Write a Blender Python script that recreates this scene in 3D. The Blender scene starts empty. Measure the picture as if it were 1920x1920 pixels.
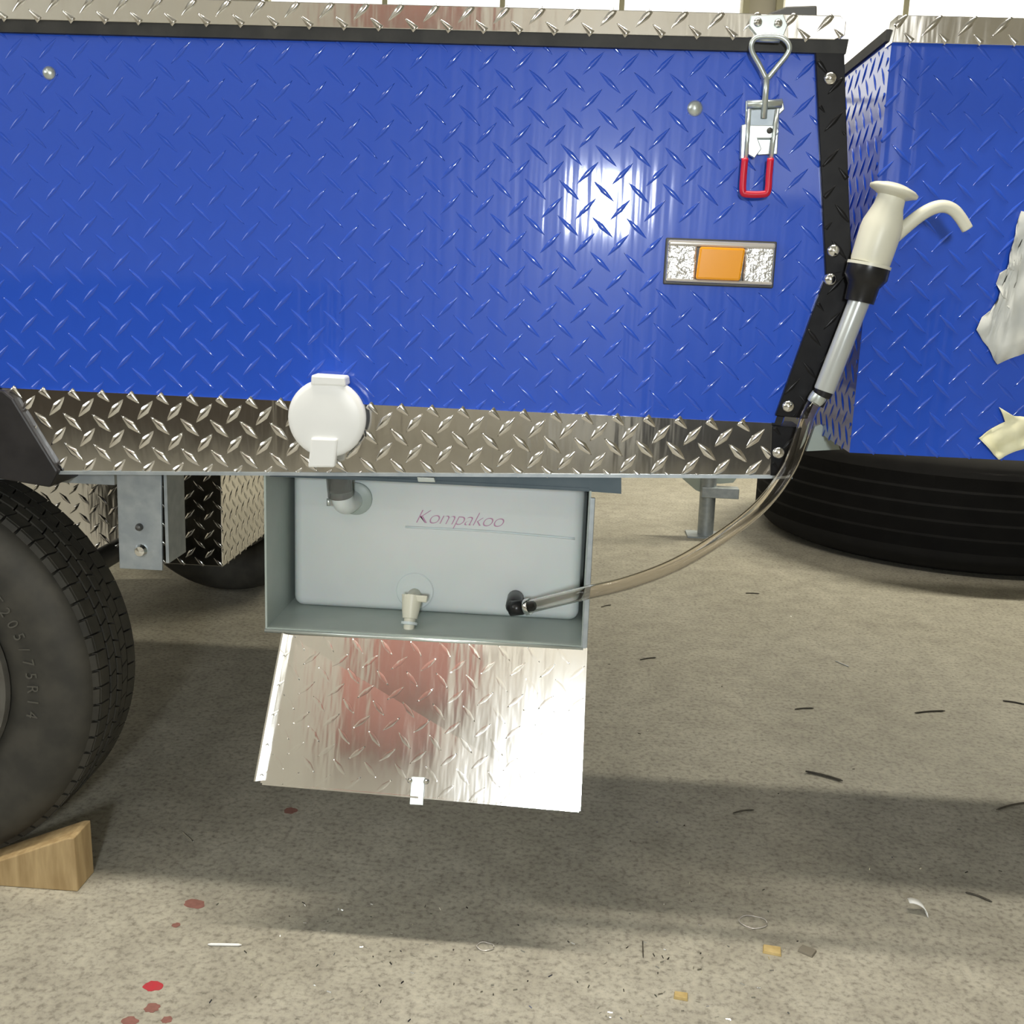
import bpy, bmesh, math, random
from mathutils import Vector, Matrix
random.seed(7)
sc = bpy.context.scene
COL = sc.collection

# ------------------------------------------------------------------ camera
FPX = 2059.0
CAM = Vector((0.0, -1.58, 0.99))
YAW, PITCH, ROLL = math.radians(-3.5), math.radians(12.1), math.radians(2.2)
fw = Vector((math.sin(YAW)*math.cos(PITCH), math.cos(YAW)*math.cos(PITCH), -math.sin(PITCH)))
r0 = Vector((math.cos(YAW), -math.sin(YAW), 0)); u0 = r0.cross(fw)
RT = r0*math.cos(ROLL) + u0*math.sin(ROLL)
UP = u0*math.cos(ROLL) - r0*math.sin(ROLL)
cd = bpy.data.cameras.new('camera'); cd.sensor_width = 36; cd.lens = 36*FPX/1920; cd.clip_start = .02
co = bpy.data.objects.new('camera', cd); COL.objects.link(co)
m = Matrix.Identity(4)
for i in range(3):
    m[i][0] = RT[i]; m[i][1] = UP[i]; m[i][2] = -fw[i]; m[i][3] = CAM[i]
co.matrix_world = m
sc.camera = co

# ------------------------------------------------------------------ world, lamps, exposure
w = bpy.data.worlds.new('world'); sc.world = w; w.use_nodes = True
w.node_tree.nodes['Background'].inputs[0].default_value = (.9, .95, 1, 1)
w.node_tree.nodes['Background'].inputs[1].default_value = .15
vs = sc.view_settings
vs.view_transform = 'Standard'; vs.look = 'None'; vs.gamma = 1; vs.use_curve_mapping = False
vs.exposure = -0.08

def area(name, loc, target, sx, sy, watt, col=(1, 1, 1)):
    l = bpy.data.lights.new(name, 'AREA'); l.shape = 'RECTANGLE'; l.size = sx; l.size_y = sy
    l.energy = watt; l.color = col
    o = bpy.data.objects.new(name, l); COL.objects.link(o); o.location = loc
    o.rotation_euler = (Vector(target)-Vector(loc)).to_track_quat('-Z', 'Y').to_euler()
    return o
LAMPS = [((-.15, -.10, 3.30), 2.4, .14, 94, (1, .93, .80)),
         ((-2.3, -2.4, 3.10), .32, 2.4, 14, (1, .96, .88)),
         ((-.4, -4.65, 3.45), 2.4, .14, 24, (1, .95, .86)),  # added wash lamp, brightens the front wall for reflections in the door
         ((2.6, 3.9, 3.30), 2.4, .14, 195, (1, .93, .74)),
         ((-2.6, 4.6, 3.30), 2.4, .14, 8, (1, .93, .78))]
for p, sx, sy, e, c in LAMPS:
    area('ceiling_lamp_light', p, (p[0], p[1], 0), sx, sy, e, c)
FLOOD = Vector((.06, -3.15, 1.305))
area('flood_light', FLOOD, (.0, 0, .75), .17, .19, 42, (.92, .97, 1))

# ------------------------------------------------------------------ helpers
def ray(x, y): return fw + RT*((x-960)/FPX) - UP*((y-960)/FPX)
def P(x, y, Y=0.0):
    d = ray(x, y); return CAM + d*((Y-CAM.y)/d.y)
def G(x, y, Z=0.0):
    d = ray(x, y); return CAM + d*((Z-CAM.z)/d.z)

class MB:
    def __init__(s): s.v = []; s.f = []
    def add(s, vs, fs):
        o = len(s.v); s.v += [tuple(a) for a in vs]; s.f += [tuple(i+o for i in f) for f in fs]; return s
    def hexa(s, a):      # 8 corners: bottom 4 ccw, top 4 ccw
        return s.add(a, [(3, 2, 1, 0), (4, 5, 6, 7), (0, 1, 5, 4), (1, 2, 6, 5), (2, 3, 7, 6), (3, 0, 4, 7)])
    def box(s, x0, x1, y0, y1, z0, z1):
        return s.hexa([(x0, y0, z0), (x1, y0, z0), (x1, y1, z0), (x0, y1, z0), (x0, y0, z1), (x1, y0, z1), (x1, y1, z1), (x0, y1, z1)])
    def prism(s, pts, y0, y1):   # polygon of (x,z) pushed along y
        n = len(pts)
        a = sum(pts[i][0]*pts[(i+1) % n][1]-pts[(i+1) % n][0]*pts[i][1] for i in range(n))
        if a < 0: pts = pts[::-1]
        vs = [(x, y0, z) for x, z in pts]+[(x, y1, z) for x, z in pts]
        fs = [tuple(range(n)), tuple(range(2*n-1, n-1, -1))]+[((i+1) % n, i, n+i, n+(i+1) % n) for i in range(n)]
        return s.add(vs, fs)
    def tube(s, path, r, n=12, cap=True, rr=None):
        path = [Vector(p) for p in path]; k = len(path); rings = []
        t0 = (path[1]-path[0]).normalized()
        up = Vector((0, 1, 0)) if abs(t0.y) < .9 else Vector((1, 0, 0))
        a = t0.cross(up).normalized()
        vs = []
        for i, p in enumerate(path):
            t = (path[min(i+1, k-1)]-path[max(i-1, 0)]).normalized()
            a = (a - t*a.dot(t)).normalized(); b = t.cross(a)
            R = rr[i] if rr else r
            for j in range(n):
                q = 2*math.pi*j/n; vs.append(p+a*(R*math.cos(q))+b*(R*math.sin(q)))
        fs = [(i*n+j, i*n+(j+1) % n, (i+1)*n+(j+1) % n, (i+1)*n+j) for i in range(k-1) for j in range(n)]
        if cap: fs += [tuple(range(n-1, -1, -1)), tuple(range((k-1)*n, k*n))]
        return s.add(vs, fs)
    def lathe(s, prof, o, ax, n=32, closed=False):  # prof: (dist along axis, radius)
        o = Vector(o); ax = Vector(ax).normalized()
        up = Vector((0, 0, 1)) if abs(ax.z) < .9 else Vector((1, 0, 0))
        a = ax.cross(up).normalized(); b = ax.cross(a); vs = []
        for h, R in prof:
            for j in range(n):
                q = 2*math.pi*j/n; vs.append(o+ax*h+a*(max(R, 1e-5)*math.cos(q))+b*(max(R, 1e-5)*math.sin(q)))
        k = len(prof)
        fs = [(i*n+j, i*n+(j+1) % n, (i+1)*n+(j+1) % n, (i+1)*n+j) for i in range(k-1) for j in range(n)]
        if closed: fs += [((k-1)*n+j, (k-1)*n+(j+1) % n, (j+1) % n, j) for j in range(n)]
        return s.add(vs, fs)
    def build(s, name, mat, parent=None, smooth=False, bevel=0, kind=None, angle=None, recalc=True):
        me = bpy.data.meshes.new(name); me.from_pydata(s.v, [], s.f); me.update()
        if recalc:
            bm = bmesh.new(); bm.from_mesh(me); bmesh.ops.recalc_face_normals(bm, faces=bm.faces); bm.to_mesh(me); bm.free()
        me.materials.append(mat)
        o = bpy.data.objects.new(name, me); COL.objects.link(o)
        if smooth:
            for p in me.polygons: p.use_smooth = True
            if angle is not None:
                me.set_sharp_from_angle(angle=math.radians(angle))
        if bevel:
            b = o.modifiers.new('bevel', 'BEVEL'); b.width = bevel; b.segments = 2; b.limit_method = 'ANGLE'
        if parent: 
            o.parent = parent
            o.matrix_parent_inverse = Matrix.Translation(parent.location).inverted()
        if kind: o['kind'] = kind
        return o

def thing(name, label, cat, loc=(0, 0, 0), group=None):
    o = bpy.data.objects.new(name, None); COL.objects.link(o); o.location = loc; o.empty_display_size = .05
    o['label'] = label; o['category'] = cat
    if group: o['group'] = group
    return o
def tag(o, label, cat, group=None):
    o['label'] = label; o['category'] = cat
    if group: o['group'] = group
    return o
def struct(o): o['kind'] = 'structure'; return o

def smooth_path(pts, n=8):
    pts = [Vector(p) for p in pts]; out = []
    for i in range(len(pts)-1):
        p0, p1, p2, p3 = pts[max(i-1, 0)], pts[i], pts[i+1], pts[min(i+2, len(pts)-1)]
        for k in range(n):
            t = k/n
            out.append(.5*((2*p1)+(p2-p0)*t+(2*p0-5*p1+4*p2-p3)*t*t+(3*p1-p0-3*p2+p3)*t**3))
    out.append(pts[-1]); return out

# lugs of a tread plate: lens-shaped bumps, '/' and '\' alternating on a square lattice
def clip_seg(a, b, poly):
    t0, t1 = 0.0, 1.0; n = len(poly)
    ar = sum(poly[i][0]*poly[(i+1) % n][1]-poly[(i+1) % n][0]*poly[i][1] for i in range(n))
    if ar < 0: poly = poly[::-1]
    for i in range(n):
        p, q = poly[i], poly[(i+1) % n]
        nx, ny = -(q[1]-p[1]), q[0]-p[0]
        da = (a[0]-p[0])*nx+(a[1]-p[1])*ny; db = (b[0]-p[0])*nx+(b[1]-p[1])*ny
        if da < 0 and db < 0: return None
        if da < 0: t0 = max(t0, da/(da-db))
        elif db < 0: t1 = min(t1, da/(da-db))
    return (t0, t1) if t1-t0 > .12 else None
def lugs(mb, poly, pitch, L, W, hgt, mp, off=(0, 0), a1=46, a2=-44, skip=None):
    xs = [p[0] for p in poly]; ys = [p[1] for p in poly]
    i0 = math.floor((min(xs)-off[0])/pitch)-1; i1 = math.ceil((max(xs)-off[0])/pitch)+1
    j0 = math.floor((min(ys)-off[1])/pitch)-1; j1 = math.ceil((max(ys)-off[1])/pitch)+1
    for i in range(i0, i1+1):
        for j in range(j0, j1+1):
            for k in (0, 1):
                cx = off[0]+pitch*(i+.5*k); cy = off[1]+pitch*(j+.5*k)
                if skip and skip(cx, cy): continue
                an = math.radians(a1 if k == 0 else a2)
                dx, dy = math.cos(an), math.sin(an)
                a = (cx-dx*L/2, cy-dy*L/2); b = (cx+dx*L/2, cy+dy*L/2)
                c = clip_seg(a, b, poly)
                if not c: continue
                vs = []; fs = []; N = 8
                for s in range(N+1):
                    t = c[0]+(c[1]-c[0])*s/N; u = 2*t-1
                    hw = W/2*max(1-abs(u), .0)**.75+.0002
                    hh = hgt*(1-abs(u)**2.5)
                    px, py = a[0]+(b[0]-a[0])*t, a[1]+(b[1]-a[1])*t
                    for q, e in ((-1, -.15), (-.55, .8), (0, 1), (.55, .8), (1, -.15)):
                        vs.append(mp(px-dy*hw*q, py+dx*hw*q, hh*e))
                for s in range(N):
                    for q in range(4):
                        fs.append((s*5+q, s*5+q+1, (s+1)*5+q+1, (s+1)*5+q))
                fs.append((0, 1, 2, 3, 4)); fs.append(tuple(N*5+q for q in (4, 3, 2, 1, 0)))
                mb.add(vs, fs)
    return mb

# ------------------------------------------------------------------ materials
def mat(name, col, rough=.5, metal=0.0, spec=.5, coat=0.0, trans=0.0, ior=1.45, emit=None, es=0.0):
    mt = bpy.data.materials.new(name); mt.use_nodes = True
    b = mt.node_tree.nodes['Principled BSDF']
    b.inputs['Base Color'].default_value = (*col, 1)
    b.inputs['Roughness'].default_value = rough; b.inputs['Metallic'].default_value = metal
    b.inputs['Specular IOR Level'].default_value = spec; b.inputs['Coat Weight'].default_value = coat
    b.inputs['Coat Roughness'].default_value = .05
    b.inputs['Transmission Weight'].default_value = trans; b.inputs['IOR'].default_value = ior
    if emit: b.inputs['Emission Color'].default_value = (*emit, 1); b.inputs['Emission Strength'].default_value = es
    return mt
def N(mt, t): return mt.node_tree.nodes.new(t)
def LK(mt, a, b): mt.node_tree.links.new(a, b)
def bsdf(mt): return mt.node_tree.nodes['Principled BSDF']
def coords(mt, scale=(1, 1, 1)):
    tc = N(mt, 'ShaderNodeTexCoord'); mp = N(mt, 'ShaderNodeMapping'); mp.inputs['Scale'].default_value = scale
    LK(mt, tc.outputs['Object'], mp.inputs['Vector']); return mp.outputs['Vector']
def noise(mt, vec, scale, detail=3, rough=.5):
    n = N(mt, 'ShaderNodeTexNoise'); n.inputs['Scale'].default_value = scale
    n.inputs['Detail'].default_value = detail; n.inputs['Roughness'].default_value = rough
    LK(mt, vec, n.inputs['Vector']); return n.outputs['Fac']
def ramp(mt, fac, stops):
    r = N(mt, 'ShaderNodeValToRGB'); e = r.color_ramp.elements
    while len(e) < len(stops): e.new(.5)
    for k, (p, c) in enumerate(stops): e[k].position = p; e[k].color = (*c, 1)
    LK(mt, fac, r.inputs['Fac']); return r.outputs['Color']
def bump(mt, fac, strength, dist):
    b = N(mt, 'ShaderNodeBump'); b.inputs['Strength'].default_value = strength; b.inputs['Distance'].default_value = dist
    LK(mt, fac, b.inputs['Height']); LK(mt, b.outputs['Normal'], bsdf(mt).inputs['Normal']); return b
def noisy(name, c1, c2, scale, rough=.5, metal=0.0, bs=0.0, bd=.001, lo=.35, hi=.65, vec=(1, 1, 1), detail=4, **k):
    mt = mat(name, c1, rough, metal, **k); v = coords(mt, vec); n = noise(mt, v, scale, detail)
    LK(mt, ramp(mt, n, [(lo, c1), (hi, c2)]), bsdf(mt).inputs['Base Color'])
    if bs: bump(mt, n, bs, bd)
    return mt

def blue_paint(name, col):
    mt = mat(name, col, .32, 0, .2, coat=1.0)
    bsdf(mt).inputs['Coat Roughness'].default_value = .06
    n = noise(mt, coords(mt, (42, 6, 2.5)), 1.0, 2)
    b = bump(mt, n, .22, .003)
    LK(mt, b.outputs['Normal'], bsdf(mt).inputs['Coat Normal'])
    return mt
M = {}
M['blue'] = blue_paint('blue_paint', (.022, .090, .57))
def tread_alu(name, rough, col=(.80, .79, .77), st=.3):
    mt = mat(name, col, rough, 1.0)
    n = noise(mt, coords(mt, (30, 8, 5)), 1.0, 3); bump(mt, n, st, .003)
    return mt
M['alu'] = tread_alu('bright_tread_aluminium', .12)
M['alu_dark'] = tread_alu('tread_aluminium_edge', .3, (.5, .5, .5))
M['door_alu'] = tread_alu('polished_door_aluminium', .10, (.86, .86, .85), .22)
M['black_tread'] = noisy('black_tread_trim', (.007, .007, .008), (.011, .011, .012), 60, .3, spec=.22)
M['seal'] = noisy('black_rubber_seal', (.02, .02, .018), (.035, .034, .03), 30, .6)
M['galv'] = noisy('galvanised_steel', (.33, .37, .40), (.42, .46, .48), 45, .45, .55, .1, .0005)
M['zinc'] = mat('zinc_plated_steel', (.62, .68, .66), .3, .75)
M['chrome'] = mat('chrome', (.82, .83, .82), .15, 1.0)
M['red'] = mat('red_grip_plastic', (.55, .01, .035), .35, 0)
M['white'] = mat('white_plastic', (.86, .87, .85), .35, 0)
M['ivory'] = mat('ivory_plastic', (.70, .69, .57), .38, 0)
M['grey_tube'] = mat('pale_grey_pump_tube', (.55, .58, .57), .25, .35)
M['black_pl'] = mat('black_plastic', (.012, .012, .013), .3, 0)
M['box'] = noisy('grey_painted_box', (.36, .42, .39), (.41, .46, .43), 12, .4, 0, .05, .0005)
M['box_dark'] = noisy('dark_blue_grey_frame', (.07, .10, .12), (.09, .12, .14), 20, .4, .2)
M['tank'] = noisy('white_tank_plastic', (.66, .71, .70), (.72, .75, .75), 5, .38, 0, .04, .002)
bsdf(M['tank']).inputs['Subsurface Weight'].default_value = .15
M['marker'] = mat('pink_marker_ink', (.50, .28, .42), .7)
M['amber'] = mat('amber_lens', (.90, .36, .010), .18, 0, coat=.5)
M['refl'] = noisy('crinkled_reflector', (.62, .62, .60), (.85, .85, .83), 90, .22, .7, .9, .004)
M['clear_rim'] = mat('clear_lens_rim', (.55, .52, .48), .15, .3)
M['hose'] = mat('clear_hose', (.90, .87, .83), .05, 0, trans=1.0, ior=1.26)
M['smoke_hose'] = mat('smoky_clear_hose', (.45, .46, .44), .1, 0, trans=.75, ior=1.3)
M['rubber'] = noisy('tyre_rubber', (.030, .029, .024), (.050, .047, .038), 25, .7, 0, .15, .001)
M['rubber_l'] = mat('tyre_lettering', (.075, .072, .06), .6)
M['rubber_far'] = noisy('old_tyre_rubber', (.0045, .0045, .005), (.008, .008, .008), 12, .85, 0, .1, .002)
M['rim'] = noisy('dusty_rim', (.085, .08, .07), (.13, .125, .11), 18, .6, .2)
M['fender'] = noisy('black_fender_plastic', (.012, .011, .012), (.022, .02, .021), 30, .45)
M['under'] = noisy('dark_underbody', (.02, .02, .022), (.035, .035, .035), 8, .8)
M['wood'] = noisy('pale_timber', (.34, .235, .11), (.48, .35, .18), 5, .7, 0, .2, .002, vec=(14, 14, 2))
M['tape'] = noisy('masking_tape', (.72, .70, .45), (.80, .78, .55), 25, .7)
M['paper'] = noisy('pale_film_paper', (.58, .60, .58), (.70, .71, .66), 14, .6, 0, .3, .004)
M['redstain'] = noisy('red_paint_spot', (.50, .035, .05), (.42, .05, .06), 90, .5)
M['redstain2'] = noisy('faded_red_spot', (.27, .12, .10), (.22, .10, .08), 120, .7)
M['debris'] = noisy('dark_sliver', (.05, .045, .035), (.09, .08, .06), 80, .6)
M['chip'] = noisy('wood_chip', (.45, .33, .13), (.58, .44, .20), 60, .7)
M['chip_grey'] = mat('grey_chip', (.20, .18, .14), .6)
M['wallpaint'] = noisy('workshop_wall_paint', (.66, .63, .54), (.72, .69, .60), 1.2, .8)
M['ceil'] = noisy('workshop_ceiling', (.62, .61, .57), (.68, .67, .63), 1.5, .8)
M['glow_win'] = mat('daylight_pane', (1, 1, 1), .5, emit=(1, 1, .95), es=1.2)
M['glow_door'] = mat('daylight_roller', (1, 1, 1), .5, emit=(1, 1, .96), es=1.6)
M['glow_side'] = mat('added_glint_pane', (1, 1, 1), .5, emit=(.95, .98, 1), es=4.2)  # glow of the added side window that makes the lug glints
M['frame'] = mat('window_frame_paint', (.55, .53, .38), .5)
M['cab_red'] = mat('red_cabinet_paint', (.45, .19, .15), .5)
M['brown'] = noisy('dark_brown_board', (.05, .038, .028), (.075, .058, .042), 3, .6, vec=(6, 1, 1))
M['grey_dark'] = mat('dark_grey_metal', (.09, .09, .085), .45, .4)
M['bracket_pale'] = mat('pale_green_grey_metal', (.40, .46, .42), .5, .2)
M['tubewhite'] = mat('lamp_diffuser', (.9, .9, .85), .5, emit=(1, .96, .85), es=4)

# concrete
fl = mat('concrete_floor', (.4, .37, .3), .62)
v = coords(fl)
n1 = noise(fl, v, 1.6, 4, .6); n2 = noise(fl, v, 95, 5, .65); n3 = noise(fl, v, 14, 4, .6)
c1 = ramp(fl, n1, [(.3, (.345, .325, .265)), (.7, (.44, .42, .355))])
c2 = ramp(fl, n2, [(.32, (.42, .40, .38)), (.5, (1, 1, 1)), (.72, (1.25, 1.24, 1.2))])
c3 = ramp(fl, n3, [(.3, (.80, .79, .78)), (.65, (1.05, 1.05, 1.04))])
mx = N(fl, 'ShaderNodeMix'); mx.data_type = 'RGBA'; mx.blend_type = 'MULTIPLY'; mx.inputs[0].default_value = .75
LK(fl, c1, mx.inputs[6]); LK(fl, c2, mx.inputs[7])
mx2 = N(fl, 'ShaderNodeMix'); mx2.data_type = 'RGBA'; mx2.blend_type = 'MULTIPLY'; mx2.inputs[0].default_value = 1
LK(fl, mx.outputs[2], mx2.inputs[6]); LK(fl, c3, mx2.inputs[7])
LK(fl, mx2.outputs[2], bsdf(fl).inputs['Base Color'])
bump(fl, n2, .5, .002)

# ------------------------------------------------------------------ room shell
X0, X1, Y0, Y1, ZC = -5.0, 6.0, -5.2, 7.5, 4.0
floor = struct(MB().box(X0, X1, Y0, Y1, -.1, 0).build('floor', fl))
struct(MB().box(X0, X1, Y0, Y1, ZC, ZC+.1).build('ceiling', M['ceil']))
wb = struct(MB().box(X0, X1, Y1, Y1+.1, 0, ZC).build('wall_back', M['wallpaint']))
wfr = struct(MB().box(X0, X1, Y0-.1, Y0, 0, ZC).build('wall_front', M['wallpaint']))
struct(MB().box(X0-.1, X0, Y0, Y1, 0, ZC).build('wall_left', M['wallpaint']))
struct(MB().box(X1, X1+.1, Y0, Y1, 0, ZC).build('wall_right', M['wallpaint']))
def window(name, x0, x1, z0, z1, y, nx, nz, s, pane='glow_win'):
    f = MB(); t = .05
    f.box(x0-t, x1+t, y-.03, y+.03, z0-t, z0); f.box(x0-t, x1+t, y-.03, y+.03, z1, z1+t)
    f.box(x0-t, x0, y-.03, y+.03, z0, z1); f.box(x1, x1+t, y-.03, y+.03, z0, z1)
    fo = struct(f.build(name, M['frame']))
    dx = (x1-x0)/nx; dz = (z1-z0)/nz
    for i in range(nx):
        for k in range(nz):
            MB().box(x0+dx*i+.02, x0+dx*(i+1)-.02, y-.008, y+.008, z0+dz*k+.02, z0+dz*(k+1)-.02).build('pane', M[pane], fo)
    for i in range(1, nx): MB().box(x0+dx*i-.02, x0+dx*i+.02, y-.02, y+.02, z0, z1).build('mullion', M['frame'], fo)
    for k in range(1, nz): MB().box(x0, x1, y-.02, y+.02, z0+dz*k-.02, z0+dz*k+.02).build('transom', M['frame'], fo)
    return fo
window('window_1', -2.6, 1.05, 1.5, 3.3, Y1-.04, 4, 2, 1)
window('window_2', 1.35, 5.0, 1.5, 3.3, Y1-.04, 4, 2, 1)
# the wall behind the photographer, seen only as reflections
window('window_3', .95, 1.75, 1.5, 3.0, Y0+.04, 1, 2, 1, 'glow_door')
window('window_4', -.70, -.54, 2.85, 3.12, Y0+.04, 1, 1, 1, 'glow_door')

# window strip added high in the side wall to put glints on the lugs
f = MB(); wx = X0+.03
f.box(wx-.03, wx+.03, -4.65, -1.15, 1.85, 1.92); f.box(wx-.03, wx+.03, -4.65, -1.15, 3.28, 3.35)
f.box(wx-.03, wx+.03, -4.65, -4.58, 1.92, 3.28); f.box(wx-.03, wx+.03, -1.22, -1.15, 1.92, 3.28)
w5 = struct(f.build('added_window', M['frame']))
for k in range(4):
    y0 = -4.58+.84*k
    MB().box(wx-.008, wx+.008, y0+.02, y0+.82, 1.93, 3.27).build('pane', M['glow_side'], w5)
    if k: MB().box(wx-.02, wx+.02, y0-.02, y0+.02, 1.92, 3.28).build('mullion', M['frame'], w5)

def ceiling_lamp(p, sx, sy, lab):
    t = thing('ceiling_light', lab, 'ceiling light', (p[0], p[1], p[2]+.02), 'tube lights on the workshop ceiling')
    MB().box(p[0]-sx/2-.05, p[0]+sx/2+.05, p[1]-sy/2-.04, p[1]+sy/2+.04, p[2]+.03, p[2]+.09).build('housing', M['white'], t)
    for dx in (-sx*.4, sx*.4):
        q = (p[0]+dx, p[1]) if sx > sy else (p[0], p[1]+dx*sy/sx)
        MB().tube([(*q, p[2]+.09), (*q, ZC)], .008, 8).build('hanger_rod', M['zinc'], t)
    return t
for (p, sx, sy, e, c), lab in zip(LAMPS, ('white tube light hanging over the near blue trailer side', 'white tube light hanging on the left, in front of the near trailer', 'added white tube light brightening the front wall above the red cupboard',
                                          'white tube light hanging behind the second blue trailer', 'white tube light hanging near the back wall corner')):
    ceiling_lamp(p, sx, sy, lab)
t = thing('work_light', 'black flood work light on a tall tripod facing the trailer', 'work light', (FLOOD.x, FLOOD.y-.1, 0))
MB().box(FLOOD.x-.16, FLOOD.x+.16, FLOOD.y-.12, FLOOD.y-.02, FLOOD.z-.17, FLOOD.z+.17).build('lamp_housing', M['black_pl'], t, bevel=.01)
MB().tube([(FLOOD.x, FLOOD.y-.1, .5), (FLOOD.x, FLOOD.y-.1, FLOOD.z-.16)], .015).build('pole', M['grey_dark'], t)
for a in (90, 210, 330):
    q = math.radians(a)
    MB().tube([(FLOOD.x, FLOOD.y-.1, .55), (FLOOD.x+.4*math.cos(q), FLOOD.y-.1+.4*math.sin(q), .012)], .012).build('leg', M['grey_dark'], t)
t = thing('wall_cabinet', 'dull red two-door wall cupboard mounted high on the front wall', 'cupboard', (-1.07, Y0+.1, 2.3))
MB().box(-1.38, -.76, Y0+.0, Y0+.22, 2.3, 3.2).build('body', M['cab_red'], t, bevel=.006)
for a, b in ((-1.37, -1.075), (-1.065, -.77)):
    d = MB().box(a, b, Y0+.22, Y0+.238, 2.32, 3.18).build('door', M['cab_red'], t, bevel=.003)
    MB().box((a+b)/2-.05, (a+b)/2+.05, Y0+.238, Y0+.255, 2.4, 2.42).build('handle', M['chrome'], d)

t = thing('added_bench', 'added dark bench along the front wall, darkening the sill reflection', 'added_bench', (-3.2, Y0+.4, 0))  # unseen bench, added so the left of the sill mirrors something dark
MB().box(-4.6, -1.55, Y0+.02, Y0+1.05, .84, .90).build('bench_top', M['grey_dark'], t, bevel=.004)
MB().box(-4.5, -1.6, Y0+.06, Y0+1.0, .06, .84).build('drawer_unit', M['brown'], t, bevel=.004)
for a in (-4.5, -1.9):
    for b in (Y0+.06, Y0+.9): MB().box(a, a+.08, b, b+.08, 0, .06).build('leg', M['grey_dark'], t)
t = thing('added_white_cabinet', 'added white cabinet at the front wall, giving the sill a pale streak', 'added_white_cabinet', (.07, Y0+.4, 0))  # unseen white block, added to lay a pale streak on the sill
MB().box(-.16, .30, Y0+.02, Y0+.75, .03, 1.0).build('body', M['white'], t, bevel=.01)
d = MB().box(-.155, .295, Y0+.755, Y0+.80, .05, .98).build('door', M['white'], t, bevel=.01)
MB().box(.24, .26, Y0+.80, Y0+.83, .5, .8).build('handle', M['chrome'], d, bevel=.003)
for a in (-.12, .26):
    for b in (Y0+.08, Y0+.7): MB().tube([(a, b, 0), (a, b, .03)], .02, 10).build('foot', M['black_pl'], t)
t = thing('added_chest', 'added black chest at the front wall, darkening the right sill reflection', 'tool chest', (1.1, Y0+.5, 0))  # unseen chest, added for a dark reflection at the sill's right end
MB().box(.38, 1.9, Y0+.02, Y0+.9, .08, .98).build('body', M['under'], t, bevel=.006)
for k in range(4):
    d = MB().box(.40, 1.88, Y0+.9, Y0+.915, .14+.21*k, .33+.21*k).build('drawer', M['black_pl'], t, bevel=.003)
    MB().box(.7, 1.65, Y0+.915, Y0+.93, .30+.21*k, .315+.21*k).build('handle', M['chrome'], d)
for a in (.46, 1.83):
    for b in (Y0+.1, Y0+.8): MB().lathe([(-.02, 0), (-.02, .04), (.02, .04), (.02, 0)], (a, b, .04), (1, 0, 0), 16).build('castor', M['black_pl'], t)

# ------------------------------------------------------------------ near trailer
T1 = thing('camper_trailer', 'blue tread-plate trailer with chrome sill strip and open storage box under it', 'trailer', (-1.2, .8, 0))
ZT, ZB = 1.295, .80            # blue panel top and bottom
XL = -1.75                     # runs on past the frame
def pz(x, y, Y=0.0): q = P(x, y, Y); return (q.x, q.z)
TRB = .004
blue_poly = [(XL, ZB), (pz(1452, 796)[0], ZB), pz(1547, 517), (pz(1527, 97)[0], ZT), (XL, ZT)]
sp = MB().prism(blue_poly, 0.0, .004).build('side_panel', M['blue'], T1)
ML = (pz(1252, 450), pz(1445, 535))
def skip1(x, z): return ML[0][0]-.02 < x < ML[1][0]+.02 and ML[1][1]-.02 < z < ML[0][1]+.02
o1 = pz(27, 90)
lugs(MB(), blue_poly, .0474, .041, .0075, .0015, lambda x, z, h: (x, -h, z), o1, 47, -42, skip1).build('tread_lugs', M['blue'], sp, True, kind='stuff')
# body behind the panel
body = [(XL, .72), (.24, .72), (.285, .80), (.325, 1.03), (.295, 1.30), (XL, 1.30)]
MB().prism(body, .006, 1.75).build('body', M['under'], T1)
for (xa, za), (xb, zb) in ((body[1], body[2]), (body[2], body[3]), (body[3], body[4])):
    MB().prism([(xa, za), (xa+.004, za), (xb+.004, zb), (xb, zb)], .02, 1.75).build('end_panel', M['blue'], T1)
# lid edge: black seal and chrome tread rail
MB().prism([(XL, 1.294), (.322, 1.294), (.324, 1.312), (XL, 1.312)], -.0095, .03).build('rubber_seal', M['seal'], T1)
rail_poly = [(XL, 1.310), (.305, 1.310), (.318, 1.316), (.318, 1.333), (.31, 1.340), (XL, 1.343)]
rl = MB().prism(rail_poly, -.012, .05).build('lid_rail', M['alu'], T1, bevel=.001)
lugs(MB(), rail_poly, .0474, .040, .010, .0018, lambda x, z, h: (x, -.012-h, z), (pz(620, 28)[0], 1.334), 47, -42).build('tread_lugs', M['alu'], rl, True, kind='stuff')
MB().box(XL, .30, .02, 1.75, 1.30, 1.335).build('lid', M['alu_dark'], T1)
MB().prism([pz(1440, 25, .25), pz(1475, 12, .25), pz(1532, 10, .25), pz(1532, 40, .25), pz(1440, 40, .25)], .25, .31).build('lid_handle', M['grey_dark'], T1, bevel=.002)
# chrome sill strip
sill_poly = [pz(5, 727), (pz(1446, 795)[0], ZB), pz(1446, 893), pz(1480, 893), pz(122, 884)]
sill_poly = [(pz(5, 727)[0], ZB), (pz(1446, 795)[0], ZB), pz(1446, 892), pz(122, 884)]
sl = MB().prism(sill_poly, -.004, .004).build('sill_strip', M['alu'], T1)
CAPC = P(612, 785, -.03)
def skip2(x, z): return (x-CAPC.x)**2+(z-CAPC.z)**2 < .05**2
lugs(MB(), sill_poly, .0446, .038, .0130, .0019, lambda x, z, h: (x, -.004-h, z), pz(109, 761), 50, -42, skip2).build('tread_lugs', M['alu'], sl, True, kind='stuff')
MB().prism([pz(112, 882), pz(1484, 890), pz(1484, 896), pz(112, 888)], -.007, .02).build('sill_lip', M['galv'], T1)
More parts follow.
